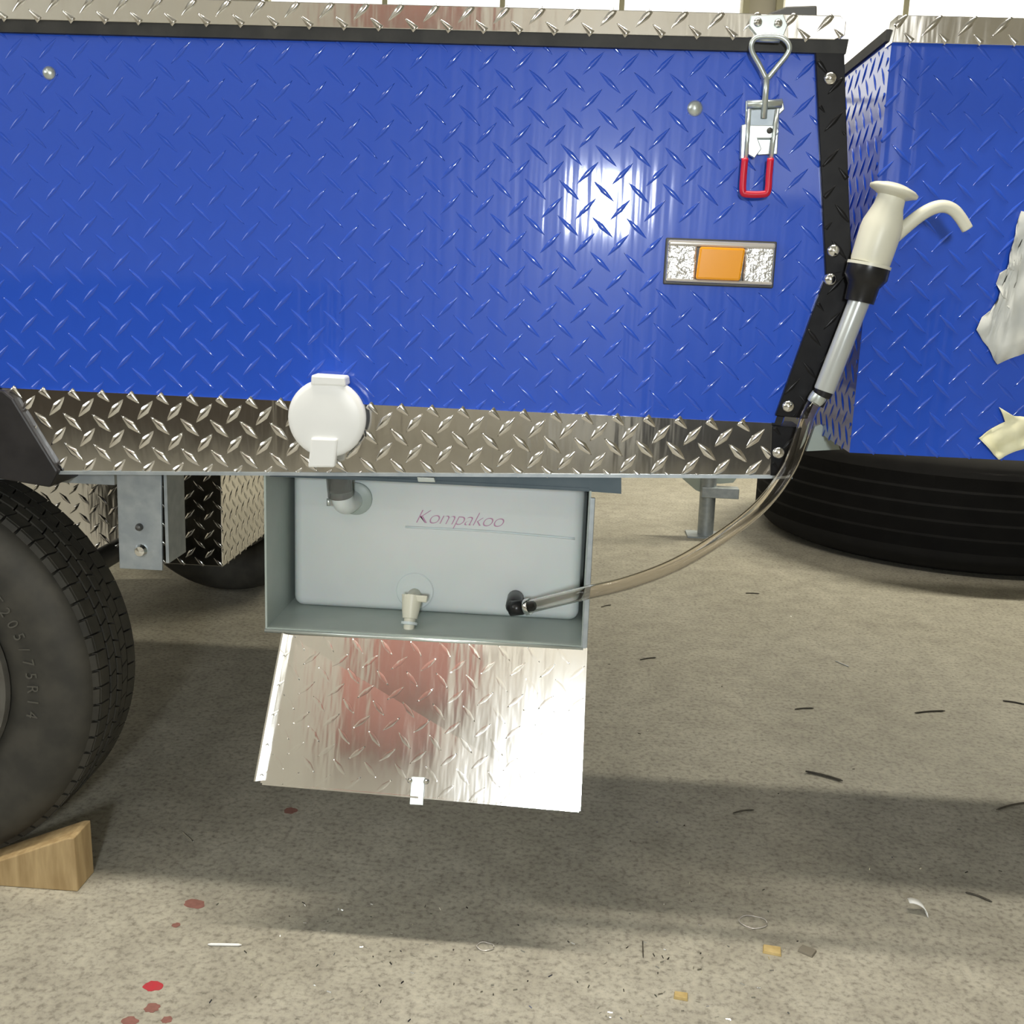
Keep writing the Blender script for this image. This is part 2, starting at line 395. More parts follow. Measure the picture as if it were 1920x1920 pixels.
# black corner trim, three lengths
def trim(pts, y0=-.009): return MB().prism([pz(*p) for p in pts], y0, .06).build('corner_trim', M['black_tread'], T1, bevel=.001)
t_a = trim([(1526, 92), (1580, 94), (1590, 400), (1596, 508), (1546, 517)])
t_b = trim([(1547, 514), (1598, 505), (1575, 620), (1512, 784), (1452, 778)], -.0095)
t_c = trim([(1446, 797), (1500, 800), (1482, 891), (1443, 890)], -.0085)
for tr, pl, off in ((t_a, [(1530, 104), (1575, 107), (1588, 400), (1592, 506), (1549, 512)], (1560, 230)), (t_b, [(1549, 518), (1594, 510), (1572, 620), (1508, 780), (1455, 776)], (1558, 600)), (t_c, [(1450, 800), (1495, 803), (1480, 888), (1447, 888)], (1477, 830))):
    lugs(MB(), [pz(*p) for p in pl], .0474, .034, .007, .0013, lambda x, z, h: (x, -.0095-h, z), pz(*off), 50, -48).build('tread_lugs', M['black_tread'], tr, True, kind='stuff')
def screw(x, y, r, Y, mt='chrome'):
    p = P(x, y, Y)
    return MB().lathe([(-.004, r*1.25), (0, r*1.25), (.0015, r*1.2), (.004, r*.85), (.0055, r*.35), (.0058, 0)], p, (0, -1, 0), 16).build('screw', M[mt], T1, True)
for x, y in ((1557, 147), (1563, 470), (1557, 524), (1478, 762), (1460, 849)): screw(x, y, .0072, -.009)
screw(92, 137, .0075, -.001, 'zinc'); screw(1303, 203, .0085, -.001, 'zinc')
# marker lamp
ax, az = ML[0]; bx, bz = ML[1]
mk = MB().box(ax-.003, bx+.003, -.006, .001, bz-.004, az+.003).build('marker_light', M['grey_dark'], T1, bevel=.002)
mk['label'] = 'amber side marker light in a chrome reflector frame'
q0, q1 = pz(1306, 463), pz(1390, 527)
MB().box(ax, q0[0], -.013, -.004, bz, az).build('reflector', M['refl'], mk, bevel=.003)
MB().box(q1[0], bx, -.013, -.004, bz, az).build('reflector', M['refl'], mk, bevel=.003)
MB().prism([(q0[0], q1[1]), (q1[0]-.004, q1[1]), (q1[0], q0[1]), (q0[0]+.003, q0[1])], -.02, -.004).build('amber_lens', M['amber'], mk, bevel=.003)
MB().box(ax, bx, -.016, -.004, q0[1], az).build('clear_rim', M['clear_rim'], mk, bevel=.003)
MB().box(ax, bx, -.016, -.004, bz, q1[1]).build('clear_rim', M['clear_rim'], mk, bevel=.003)

# toggle latch
LT = MB().prism([pz(1397, 190), pz(1466, 186), pz(1470, 206), pz(1460, 216), pz(1456, 290), pz(1420, 292), pz(1396, 250)], -.006, .0).build('toggle_latch', M['zinc'], T1, bevel=.0012)
LT['label'] = 'zinc toggle latch with a red-gripped handle'
def L3(x, y, Y): return P(x, y, Y)
kp = MB().prism([pz(1407, 30, -.013), pz(1468, 28, -.013), pz(1476, 48, -.013), pz(1468, 70, -.013), pz(1420, 70, -.013), pz(1404, 50, -.013)], -.017, -.0125).build('keeper_plate', M['zinc'], LT, bevel=.001)
MB().tube([P(1416, 72, -.022), P(1462, 74, -.022)], .0045, 12).build('keeper_hook', M['zinc'], LT, True)
for x, y in ((1421, 42), (1459, 44)):
    MB().lathe([(-.002, .006), (.002, .0055), (.004, .003), (.0045, 0)], P(x, y, -.017), (0, -1, 0), 14).build('rivet', M['chrome'], LT, True)
loop = smooth_path([P(1436, 146, -.020), P(1424, 122, -.022), P(1410, 96, -.025), P(1410, 80, -.027), P(1420, 70, -.027), P(1440, 68, -.027), P(1464, 70, -.027), P(1478, 82, -.027), P(1478, 98, -.025), P(1458, 124, -.022), P(1440, 146, -.020)], 6)
MB().tube(loop, .0036, 10).build('hook_loop', M['zinc'], LT, True)
MB().tube([P(1438, 140, -.020), P(1436, 170, -.018), P(1432, 222, -.014)], .0042, 10).build('hook_rod', M['zinc'], LT, True)
MB().tube([P(1401, 196, -.012), P(1466, 194, -.012)], .0055, 12).build('pivot_pin', M['zinc'], LT, True)
MB().prism([pz(1402, 206, -.01), pz(1458, 204, -.01), pz(1456, 238, -.01), pz(1402, 240, -.01)], -.012, -.006).build('link_plate', M['galv'], LT, bevel=.001)
MB().prism([pz(1390, 235, -.016), pz(1402, 232, -.016), pz(1400, 300, -.016), pz(1388, 298, -.016)], -.02, -.008).build('side_cheek', M['zinc'], LT, bevel=.001)
MB().prism([pz(1402, 235, -.014), pz(1456, 236, -.014), pz(1460, 248, -.014), pz(1450, 260, -.014), pz(1420, 260, -.014), pz(1427, 280, -.014), pz(1414, 297, -.014), pz(1402, 290, -.014)], -.018, -.010).build('latch_body', M['zinc'], LT, bevel=.001)
MB().lathe([(-.002, .004), (.002, .004), (.003, 0)], P(1443, 245, -.018), (0, -1, 0), 12).build('rivet', M['grey_dark'], LT, True)
MB().tube([P(1405, 205, -.02), P(1402, 250, -.024), P(1398, 305, -.026)], .0028, 10).build('handle_wire', M['zinc'], LT, True)
MB().tube([P(1458, 205, -.02), P(1452, 250, -.024), P(1445, 305, -.026)], .0028, 10).build('handle_wire', M['zinc'], LT, True)
grip = [P(1397, 297, -.026), P(1394, 330, -.027), P(1393, 358, -.028), P(1400, 364, -.028), P(1432, 364, -.028), P(1440, 357, -.028), P(1442, 330, -.027), P(1445, 297, -.026)]
MB().tube(smooth_path(grip, 4), .0046, 12).build('red_grip', M['red'], LT, True)

# water filler cap
fc = MB().lathe([(-.02, .048), (.0, .050), (.006, .050), (.008, .046)], (CAPC.x, -.012, CAPC.z), (0, -1, 0), 40).build('filler_cap', M['white'], T1, True, angle=40)
fc['label'] = 'round white hinged water filler cap'
MB().lathe([(.0, .0555), (.010, .0565), (.014, .0545), (.0165, .048), (.0175, .03), (.018, 0)], (CAPC.x, -.018, CAPC.z), (0, -1, 0), 48).build('lid', M['white'], fc, True, angle=50)
MB().prism([pz(585, 702, -.03), pz(648, 706, -.03), pz(650, 724, -.03), pz(584, 722, -.03)], -.036, -.004).build('hinge', M['white'], fc, bevel=.003)
MB().prism([pz(584, 820, -.036), pz(634, 822, -.036), pz(628, 876, -.036), pz(578, 876, -.036)], -.04, -.026).build('latch_tab', M['white'], fc, bevel=.003)

# fender, wheel, hangers
XC, ZW = -1.067, .331
MB().prism([(-1.9, .80), (pz(20, 733)[0]-.004, .798), pz(34, 745), pz(118, 881), (-.79, .655), (-.90, .668), (-1.9, .70)], -.016, .19).build('fender', M['fender'], T1, bevel=.003)
def tyre_prof(R, rim, wd):   # (y offset from centre, r)
    h = wd/2
    half = [(-h*.80, rim), (-h*.86, rim+.010), (-h*.97, rim+(R-rim)*.35), (-h, rim+(R-rim)*.52), (-h*.97, rim+(R-rim)*.70), (-h*.88, rim+(R-rim)*.84), (-h*.76, rim+(R-rim)*.92), (-h*.66, R-.011)]
    return half+[(-a, b) for a, b in half[::-1]]
WY = .082
def wheel(parent, xc, yc, zc, R=.331, blocks=True):
    ty = MB().lathe([(a, b) for a, b in tyre_prof(R, .186, .205)], (xc, yc, zc), (0, 1, 0), 96).build('tyre', M['rubber'], parent, True)
    if blocks:
        mb = MB(); n = 72
        ribs = [(-.066, -.036), (-.031, -.0115), (-.0075, .0075), (.0115, .031), (.036, .066)]
        for i in range(n):
            for k, (ya, yb) in enumerate(ribs):
                a0 = 2*math.pi*(i+.18*(k % 2)+.04)/n; a1 = a0+2*math.pi/n*.90
                sk = (.010 if k in (0, 4) else .016)*(1 if k % 2 else -1)
                ro = R-.001*abs(k-2); vs = []
                for rr in (R-.014, ro):
                    for (y, a) in ((ya, a0), (ya, a1), (yb, a1+sk), (yb, a0+sk)):
                        vs.append((xc+rr*math.cos(a), yc+y, zc+rr*math.sin(a)))
                mb.hexa(vs)
            for sgn in (-1, 1):   # shoulder ribs running down the sidewall
                a0 = 2*math.pi*(i+.04)/n; a1 = a0+2*math.pi/n*.84; vs = []
                for (y, r) in ((.097, R-.042), (.086, R-.024), (.070, R-.004), (.064, R-.003), (.064, R-.016), (.078, R-.032)):
                    for a in (a0, a1): vs.append((xc+r*math.cos(a), yc+sgn*y, zc+r*math.sin(a)))
                fs = [(2*q, 2*q+1, (2*q+3) % 12, (2*q+2) % 12) for q in range(6)]+[(0, 2, 4, 6, 8, 10), (11, 9, 7, 5, 3, 1)]
                mb.add(vs, fs)
        mb.build('tread_blocks', M['rubber'], ty, kind='stuff')
    return ty
wh = MB().lathe([(.03, .0), (.03, .05), (.012, .075), (.03, .11), (.05, .165), (-.012, .176), (-.018, .190), (-.008, .193), (.0, .186), (.17, .186)], (XC, WY-.082, ZW), (0, 1, 0), 64).build('wheel', M['rim'], T1, True, angle=45)
wh['label'] = 'black road wheel with tyre size lettering'
tyre = wheel(wh, XC, WY, ZW)
# raised lettering round the sidewall
def letter_mesh(ch, size, depth, mt, name):
    cu = bpy.data.curves.new(name, 'FONT'); cu.body = ch; cu.size = size; cu.extrude = depth; cu.align_x = 'CENTER'
    ob = bpy.data.objects.new(name, cu); COL.objects.link(ob)
    dg = bpy.context.evaluated_depsgraph_get(); me = bpy.data.meshes.new_from_object(ob.evaluated_get(dg))
    bpy.data.objects.remove(ob); bpy.data.curves.remove(cu); me.materials.clear(); me.materials.append(mt)
    return me
mb = MB()
rl_ = .226
for i, ch in enumerate('ST205/75R14'):
    me = letter_mesh(ch, .026, .0012, M['rubber_l'], 'ch')
    a = math.radians(43-5.3*i)     # clockwise, tops outward
    er = Vector((math.cos(a), 0, math.sin(a))); et = Vector((math.sin(a), 0, -math.cos(a)))
    o = Vector((XC, WY-.1003, ZW))+er*rl_
    mb.add([o+et*v.co.x*.9+er*v.co.y+Vector((0, -1, 0))*v.co.z for v in me.vertices], [tuple(p.vertices) for p in me.polygons])
mb.build('raised_lettering', M['rubber_l'], wh)
# suspension hanger and rail, far side of the sill
MB().prism([pz(218, 880, .06), pz(302, 880, .06), pz(304, 1070, .06), pz(224, 1066, .06)], .06, .066).build('hanger_plate', M['galv'], T1, bevel=.001)
MB().box(pz(304, 900, .06)[0], pz(304, 900, .06)[0]+.005, .066, .14, .525, .70).build('hanger_plate', M['galv'], T1)
MB().box(pz(304, 900, .06)[0], pz(327, 900, .14)[0]+.012, .14, .146, .525, .70).build('hanger_plate', M['galv'], T1)
for x, y, r, mt in ((265, 1032, .011, 'chrome'), (262, 988, .006, 'grey_dark')):
    MB().lathe([(-.004, r), (.003, r), (.008, r*.7), (.010, 0)], P(x, y, .06), (0, -1, 0), 12 if r > .008 else 16).build('bolt', M[mt], T1, True, angle=30)
MB().box(-1.6, pz(217, 900, .08)[0], .075, .12, .645, .72).build('chassis_rail', M['galv'], T1)
MB().box(-1.6, .20, .36, .41, .69, .72).build('chassis_rail', M['grey_dark'], T1)
MB().box(-1.6, .20, 1.45, 1.50, .69, .72).build('chassis_rail', M['grey_dark'], T1)
MB().tube([(XC, .12, ZW), (XC, 1.62, ZW)], .025, 12).build('axle', M['grey_dark'], T1, True)
wh2 = MB().lathe([(.03, .0), (.05, .165), (-.012, .176), (-.018, .190), (.0, .186), (.17, .186)], (XC, 1.62, ZW), (0, 1, 0), 48).build('wheel', M['rim'], T1, True, angle=45)
wheel(wh2, XC, 1.70, ZW, blocks=False)

# ------------------------------------------------------------------ storage box under the sill, its drop door
BX0, BX1, BZ0, BZ1 = pz(492, 1000)[0]+.003, pz(1105, 1000)[0], .447, .688
SB = thing('storage_box', 'grey sheet-metal storage box with drop-down tread-plate door under chrome sill', 'storage box', ((BX0+BX1)/2, .15, BZ0))
BD = .34; tk = .003
MB().box(BX0, BX0+tk, 0, BD, BZ0, BZ1+.012).build('side_wall', M['box'], SB)
MB().box(BX1-tk, BX1, 0, BD, BZ0, BZ1).build('side_wall', M['box'], SB)
MB().box(BX0+tk, BX1-tk, 0, BD, BZ0, BZ0+tk).build('bottom_plate', M['box'], SB)
MB().box(BX0, BX1, BD, BD+tk, BZ0, BZ1).build('back_plate', M['box'], SB)
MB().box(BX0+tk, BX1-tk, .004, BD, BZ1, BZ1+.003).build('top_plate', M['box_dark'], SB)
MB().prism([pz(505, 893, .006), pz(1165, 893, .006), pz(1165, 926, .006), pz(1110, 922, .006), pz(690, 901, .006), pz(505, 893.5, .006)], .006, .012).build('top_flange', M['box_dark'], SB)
MB().box(BX1-.002, BX1+.006, -.002, .004, BZ0-.004, BZ1-.01).build('edge_return', M['galv'], SB, bevel=.001)
MB().tube([(BX0, -.002, BZ0-.001), (BX1, -.002, BZ0-.001)], .0032, 8).build('hinge', M['zinc'], SB, True)
MB().prism([pz(783, 893, .003), pz(815, 894, .003), pz(818, 903, .003), pz(785, 902, .003)], -.004, .006).build('catch', M['zinc'], SB, bevel=.001)
DY = -.092
d00, d10 = P(540, 1190, -.004), P(1098, 1216, -.004)
d01, d11 = P(488, 1468, DY), P(1085, 1519, DY)
dn = (d10-d00).cross(d01-d00).normalized()
if dn.y > 0: dn = -dn
du = (d10-d00).normalized(); dv = dn.cross(du)
if dv.z > 0: dv = -dv
def dmap(u, v, h): return d00.lerp(d10, u).lerp(d01.lerp(d11, u), v)+dn*h
vs = [dmap(0, 0, 0), dmap(1, 0, 0), dmap(1, 1, 0), dmap(0, 1, 0)]; bk = -dn*.003
dr = MB().hexa([v+bk for v in vs]+vs).build('door', M['door_alu'], SB)
dr['label'] = 'shiny tread-plate drop door hanging open'
WU, HV = (d10-d00).length, (d01-d00).length
lugs(MB(), [(0, 0), (WU, 0), (WU, HV), (0, HV)], .0446, .030, .007, .00005, lambda x, z, h: dmap(x/WU, z/HV, h), (.02, .012), 48, -42).build('tread_lugs', M['door_alu'], dr, True, kind='stuff')
def flange(a, b, hh, th, side):
    a2, b2 = a+hh, b+hh
    return MB().hexa([a, b, b2, a2, a+side*th, b+side*th, b2+side*th, a2+side*th]).build('door_flange', M['door_alu'], dr)
flange(dmap(0, .0, 0), dmap(0, .985, 0), dn*.028, .0025, -du)
flange(dmap(1, .0, 0), dmap(1, 1, 0), dn*.012, .0025, du)
flange(dmap(.0, 1, 0)+du*.004, dmap(1, 1, 0), dn*.004, .0025, dv)
c = dmap(.497, 1, 0)
MB().hexa([c+du*a+dv*b+dn*h for h in (.002, .004) for a, b in ((-.010, -.028), (.010, -.028), (.010, .012), (-.010, .012))]).build('door_catch', M['zinc'], dr, bevel=.0005)
for a in (-.012, .012):
    MB().lathe([(0, .0042), (.002, .004), (.0034, 0)], c+du*a+dv*-.022+dn*.003, dn, 12).build('rivet', M['chrome'], dr, True)

# ------------------------------------------------------------------ water tank in the box
TY = .115
ta, tb = P(548, 905, TY), P(1092, 1172, TY)
TK = thing('water_tank', 'white plastic water tank with pink handwriting inside the storage box', 'water tank', ((ta.x+tb.x)/2, TY+.1, BZ0+tk))
tx0, tx1, tz0, tz1 = ta.x, BX1-tk-.006, BZ0+tk, .684
bm = bmesh.new(); bmesh.ops.create_cube(bm, size=1)
for v_ in bm.verts: v_.co = Vector(((tx0+tx1)/2+v_.co.x*(tx1-tx0), TY+.1+v_.co.y*.2, (tz0+tz1)/2+v_.co.z*(tz1-tz0)))
bmesh.ops.bevel(bm, geom=bm.edges[:], offset=.016, segments=5, profile=.5, affect='EDGES')
me = bpy.data.meshes.new('tank_body'); bm.to_mesh(me); bm.free(); me.materials.append(M['tank'])
for p in me.polygons: p.use_smooth = True
tbo = bpy.data.objects.new('tank_body', me); COL.objects.link(tbo); tbo.parent = TK; tbo.matrix_parent_inverse = Matrix.Translation(TK.location).inverted()
# moulded weld bead along the tank
MB().tube(smooth_path([P(760, 988, TY), P(900, 995, TY), P(1000, 1003, TY), P(1078, 1010, TY)], 4), .0018, 8).build('mould_seam', M['tank'], TK, True)
# handwriting
cu = bpy.data.curves.new('hw', 'FONT'); cu.body = 'Kompakoo'; cu.size = .036; cu.shear = .45; cu.extrude = .0002; cu.space_character = .92; cu.offset = -.0007
ob = bpy.data.objects.new('hw', cu); COL.objects.link(ob)
dg = bpy.context.evaluated_depsgraph_get(); me = bpy.data.meshes.new_from_object(ob.evaluated_get(dg))
bpy.data.objects.remove(ob); me.materials.clear(); me.materials.append(M['marker'])
b0, b1 = P(776, 980, TY), P(945, 990, TY)
wmax = max(v_.co.x for v_ in me.vertices)
mb = MB(); s_ = (b1.x-b0.x)/wmax
mb.add([(b0.x+v_.co.x*s_, TY-.0004-v_.co.z, b0.z+v_.co.y*.9) for v_ in me.vertices], [tuple(p.vertices) for p in me.polygons])
mb.build('handwriting', M['marker'], TK)
# filler inlet: smoky stub and white elbow
pe = P(640, 944, .06)
MB().tube([(pe.x-.002, .062, pe.z+.012), (pe.x-.004, .05, .70), (pe.x-.006, .03, .74)], .0195, 24).build('inlet_hose', M['smoke_hose'], TK, True)
MB().tube(smooth_path([(pe.x, .062, pe.z+.02), (pe.x+.001, .064, pe.z+.004), (pe.x+.004, .078, pe.z-.004), (pe.x+.008, TY+.004, pe.z-.004)], 6), .0165, 20).build('inlet_elbow', M['tank'], TK, True)
MB().lathe([(-.004, .026), (.006, .026), (.008, .022), (.008, 0)], (pe.x+.012, TY, pe.z-.002), (0, -1, 0), 28).build('inlet_flange', M['box'], TK, True, angle=40)
MB().tube([P(616, 935, .05), P(616, 948, .05)], .003, 8).build('clamp_screw', M['zinc'], TK, True)
# drain tap
pt = P(778, 1108, TY)
MB().lathe([(-.004, .0305), (.001, .0305), (.0022, .029), (.0022, .0)], pt, (0, -1, 0), 40).build('tap_boss', M['tank'], TK, True, angle=30)
TP = .055
MB().tube([pt+Vector((0, .004, -.006)), (pt.x, TP, P(770, 1135, TP).z)], .011, 16).build('tap_stem', M['ivory'], TK, True)
tp0, tp1 = P(773, 1116, TP), P(766, 1183, TP-.02)
ax_ = (tp1-tp0).normalized(); ln = (tp1-tp0).length
MB().lathe([(0, 0), (0, .0165), (ln*.45, .0135), (ln*.65, .0115), (ln*.66, .009), (ln*.9, .0085), (ln, .0075), (ln, .0)], tp0, ax_, 20).build('tap_body', M['ivory'], TK, True, angle=35)
MB().hexa([P(x, y, Y) for Y in (TP+.012, TP-.014) for x, y in ((757, 1126), (800, 1130), (802, 1117), (757, 1114))]).build('tap_handle', M['ivory'], TK, bevel=.002)
MB().lathe([(0, .013), (.004, .013), (.005, .008)], tp1-ax_*.014, ax_, 16).build('tap_collar', M['tank'], TK, True, angle=35)
# outlet fitting
h0 = P(963, 1141, .06); h1 = P(1002, 1136, .045)
MB().tube([h0+Vector((0, .06, .004)), h0+Vector((0, -.004, 0))], .0135, 16).build('outlet_nut', M['black_pl'], TK, True, 40)
MB().tube([h0+Vector((-.004, -.0, 0)), h0.lerp(h1, .45), h0.lerp(h1, .46), h1], .011, 16, rr=[.0125, .0115, .0085, .0085]).build('outlet_elbow', M['black_pl'], TK, True)
MB().lathe([(-.001, .0125), (.0, .013), (.006, .013), (.007, .0125)], h0.lerp(h1, .62), h1-h0, 16).build('hose_clip', M['chrome'], TK, True)

# ------------------------------------------------------------------ hand pump and its clear hose
PY = -.0395
HP = thing('hand_pump', 'ivory hand water pump with curved spout and pale tube, propped against the black corner trim', 'hand pump', P(1530, 765, PY))
pb, ptop = P(1545, 733, PY), P(1672, 362, PY)
A = (ptop-pb).normalized(); TL = (ptop-pb).length
def on(x, y): q = P(x, y, PY); return (q-pb).dot(A)
def ln_(x0, y0, x1, y1): return (P(x0, y0, PY)-P(x1, y1, PY)).length
hc0 = on(1598, 572)
pbm = P(1545, 733, PY); pcl = P(1613, 560, PY); A1 = (pcl-pbm).normalized(); L1 = (pcl-pbm).length
MB().lathe([(0, 0), (0, .0135), (.002, .0142), (L1+.01, .0142), (L1+.01, 0)], pbm, A1, 32).build('pump_tube', M['grey_tube'], HP, True, angle=40)
MB().lathe([(-.022, .0), (-.022, .0075), (-.010, .0085), (-.008, .012), (.001, .0130), (.001, 0)], pbm, A1, 24).build('foot_valve', M['black_pl'], HP, True, angle=40)
cb, ct = P(1611, 566, PY), P(1629, 500, PY); A2 = (ct-cb).normalized(); L2 = (ct-cb).length
MB().lathe([(0, 0), (0, .0195), (L2*.45, .021), (L2*.55, .024), (L2*.7, .0285), (L2, .0285), (L2, 0)], cb, A2, 32).build('collar', M['black_pl'], HP, True, angle=40)
MB().lathe([(0, .0), (0, .0290), (.004, .0290), (.004, 0)], ct, A2, 32).build('seal_ring', M['ivory'], HP, True, angle=40)
hb = ct+A2*.004; ht = P(1671, 372, PY); A3 = (ht-hb).normalized(); L3_ = (ht-hb).length
MB().lathe([(0, 0), (0, .0255), (.004, .0265), (L3_*.5, .0275), (L3_*.62, .0265), (L3_*.88, .0195), (L3_, .0185), (L3_+.006, .0185), (L3_+.006, 0)], hb, A3, 36).build('pump_head', M['ivory'], HP, True, angle=40)
# side bulge carrying the spout
MB().prism([pz(1655, 492, PY), pz(1688, 440, PY), pz(1692, 425, PY), pz(1650, 415, PY), pz(1630, 470, PY)], PY-.012, PY+.012).build('spout_socket', M['ivory'], HP, bevel=.004)
kc = P(1673, 366, PY); A4 = (A3+Vector((.05, 0, 0))).normalized()
MB().lathe([(-.004, 0), (-.004, .016), (.001, .026), (.0035, .032), (.007, .0325), (.010, .028), (.014, .015), (.0155, 0)], kc, A4, 36).build('plunger_knob', M['ivory'], HP, True)
spt = smooth_path([P(1672, 448, PY), P(1695, 428, PY), P(1722, 406, PY), P(1748, 391, PY), P(1770, 387, PY), P(1788, 394, PY), P(1802, 410, PY), P(1814, 430, PY)], 6)
MB().tube(spt, .0083, 16, rr=[.0095-.002*i/(len(spt)-1) for i in range(len(spt))]).build('spout', M['ivory'], HP, True)

hp = smooth_path([P(990, 1138, .048), P(1040, 1126, .01), P(1098, 1112, -.022), P(1180, 1092, -.03), P(1270, 1057, -.035), P(1360, 1002, -.038), P(1430, 945, -.04), P(1478, 880, -.042), P(1502, 820, -.046), P(1515, 780, -.050), P(1526, 758, PY), P(1532, 748, PY)], 8)
HS = thing('clear_hose', 'clear plastic hose curving from the tank outlet up to the pump', 'hose', hp[0])
mb = MB(); mb.tube(hp, .0102, 20, cap=False); n0 = len(mb.v)
mb2 = MB(); mb2.tube(hp, .0086, 20, cap=False)
mb.add(mb2.v, [f[::-1] for f in mb2.f])
k = len(hp)
for e in (0, k-1):
    fs = [(e*20+j, e*20+(j+1) % 20, n0+e*20+(j+1) % 20, n0+e*20+j) for j in range(20)]
    mb.f += fs if e else [f[::-1] for f in fs]
mb.build('hose_tube', M['hose'], HS, True, recalc=True)
MB().lathe([(-.004, .0112), (0, .0118), (.006, .0118), (.010, .0112)], hp[-4], hp[-1]-hp[-4], 20).build('hose_clip', M['zinc'], HS, True)

# ------------------------------------------------------------------ second trailer
TY2 = .10
cx2 = P(1600, 850, TY2).x-.006; z2b, z2t = .748, 1.331
T2 = thing('camper_trailer', 'second blue tread-plate trailer with torn paper and tape on its side', 'trailer', (1.4, .8, 0))
X2R = 2.6
poly2 = [(cx2, z2b), (X2R, z2b), (X2R, z2t), (cx2, z2t)]
s2 = MB().prism(poly2, TY2, TY2+.004).build('side_panel', M['blue'], T2)
lp = [(cx2, z2b), (1.1, z2b), (1.1, z2t), (cx2, z2t)]
lugs(MB(), lp, .0474, .041, .0070, .0013, lambda x, z, h: (x, TY2-h, z), pz(1733, 193, TY2), 48, -42).build('tread_lugs', M['blue'], s2, True, kind='stuff')
e2 = MB().box(cx2, cx2+.004, TY2+.004, 1.3, z2b, z2t+.006).build('end_panel', M['blue'], T2)
lugs(MB(), [(TY2+.01, z2b), (1.0, z2b), (1.0, z2t), (TY2+.01, z2t)], .0474, .040, .0085, .0016, lambda y, z, h: (cx2-h, y, z), (.13, .77), 47, -42).build('tread_lugs', M['blue'], e2, True, kind='stuff')
MB().box(cx2+.01, X2R, TY2+.01, 1.28, z2b, z2t-.005).build('body', M['under'], T2)
MB().box(cx2-.004, cx2+.012, TY2+.02, 1.3, z2t+.006, z2t+.022).build('end_seal', M['seal'], T2)
r2 = [(cx2-.002, z2t-.002), (X2R, z2t-.002), (X2R, z2t+.034), (cx2+.002, z2t+.034)]
rr2 = MB().prism(r2, TY2-.012, TY2+.03).build('lid_rail', M['alu'], T2, bevel=.001)
lugs(MB(), [(cx2, z2t), (1.1, z2t), (1.1, z2t+.034), (cx2, z2t+.034)], .0474, .040, .010, .0018, lambda x, z, h: (x, TY2-.012-h, z), (pz(1745, 45, TY2)[0], z2t+.022), 47, -42).build('tread_lugs', M['alu'], rr2, True, kind='stuff')
MB().prism([pz(1512, 846, .3), pz(1575, 843, .3), pz(1568, 825, .3), pz(1540, 796, .3), pz(1528, 800, .3)], .30, .31).build('corner_gusset', M['bracket_pale'], T2)
MB().box(cx2+.25, X2R, .62, .70, z2b-.05, z2b).build('chassis_rail', M['under'], T2)
MB().box(cx2, X2R, 1.1, 1.18, z2b-.06, z2b).build('chassis_rail', M['grey_dark'], T2)
for yy in (.20, 1.25):
    w2 = MB().lathe([(.03, .0), (.05, .165), (-.012, .176), (-.018, .190), (.0, .186), (.17, .186)], (2.25, yy-.082, ZW), (0, 1, 0), 48).build('wheel', M['rim'], T2, True, angle=45)
    wheel(w2, 2.25, yy, ZW, blocks=False)
    MB().box(2.2, 2.3, yy-.05, yy+.05, ZW, z2b).build('hanger_plate', M['galv'], T2)

# torn paper and tape on the second trailer
def sheet(name, pts, mt, lab, cat, th, yoff, amp):
    bm = bmesh.new(); vs_ = []
    for x, y in pts:
        q = P(x, y, TY2-yoff); vs_.append(bm.verts.new((q.x, TY2-yoff, q.z)))
    f_ = bm.faces.new(vs_)
    bmesh.ops.triangulate(bm, faces=[f_], ngon_method='BEAUTY')
    for _ in range(3): bmesh.ops.subdivide_edges(bm, edges=bm.edges[:], cuts=1, use_grid_fill=True)
    for v_ in bm.verts:
        x, z = v_.co.x*1000, v_.co.z*1000
        w_ = .5+.5*math.sin(x*.11+z*.07+1.3*math.sin(z*.05)); w2 = abs(math.sin(x*.055-z*.083+.7))
        v_.co.y -= amp*(.55*w_*w_+.45*w2)
    me_ = bpy.data.meshes.new(name); bm.to_mesh(me_); bm.free(); me_.materials.append(mt)
    for p_ in me_.polygons: p_.use_smooth = True
    o_ = bpy.data.objects.new(name, me_); COL.objects.link(o_)
    so = o_.modifiers.new('thickness', 'SOLIDIFY'); so.thickness = th
    return tag(o_, lab, cat)
sheet('torn_paper', [(1912, 396), (1935, 400), (1990, 470), (2005, 640), (1925, 660), (1898, 668), (1868, 683), (1850, 650), (1827, 618), (1840, 596), (1858, 580), (1882, 572), (1888, 578), (1892, 568), (1874, 556), (1867, 532), (1872, 512), (1884, 504), (1896, 508), (1904, 470)], M['paper'], 'torn greyish-white protective paper clinging to the second blue trailer', 'paper', .0006, .0035, .012)
sheet('masking_tape', [(1872, 763), (1895, 778), (1925, 782), (2010, 790), (2000, 820), (1925, 835), (1868, 860), (1850, 840), (1845, 828), (1832, 820), (1858, 803), (1882, 790)], M['tape'], 'crumpled yellowish masking tape above the lower edge of the second trailer', 'tape', .0008, .004, .012)

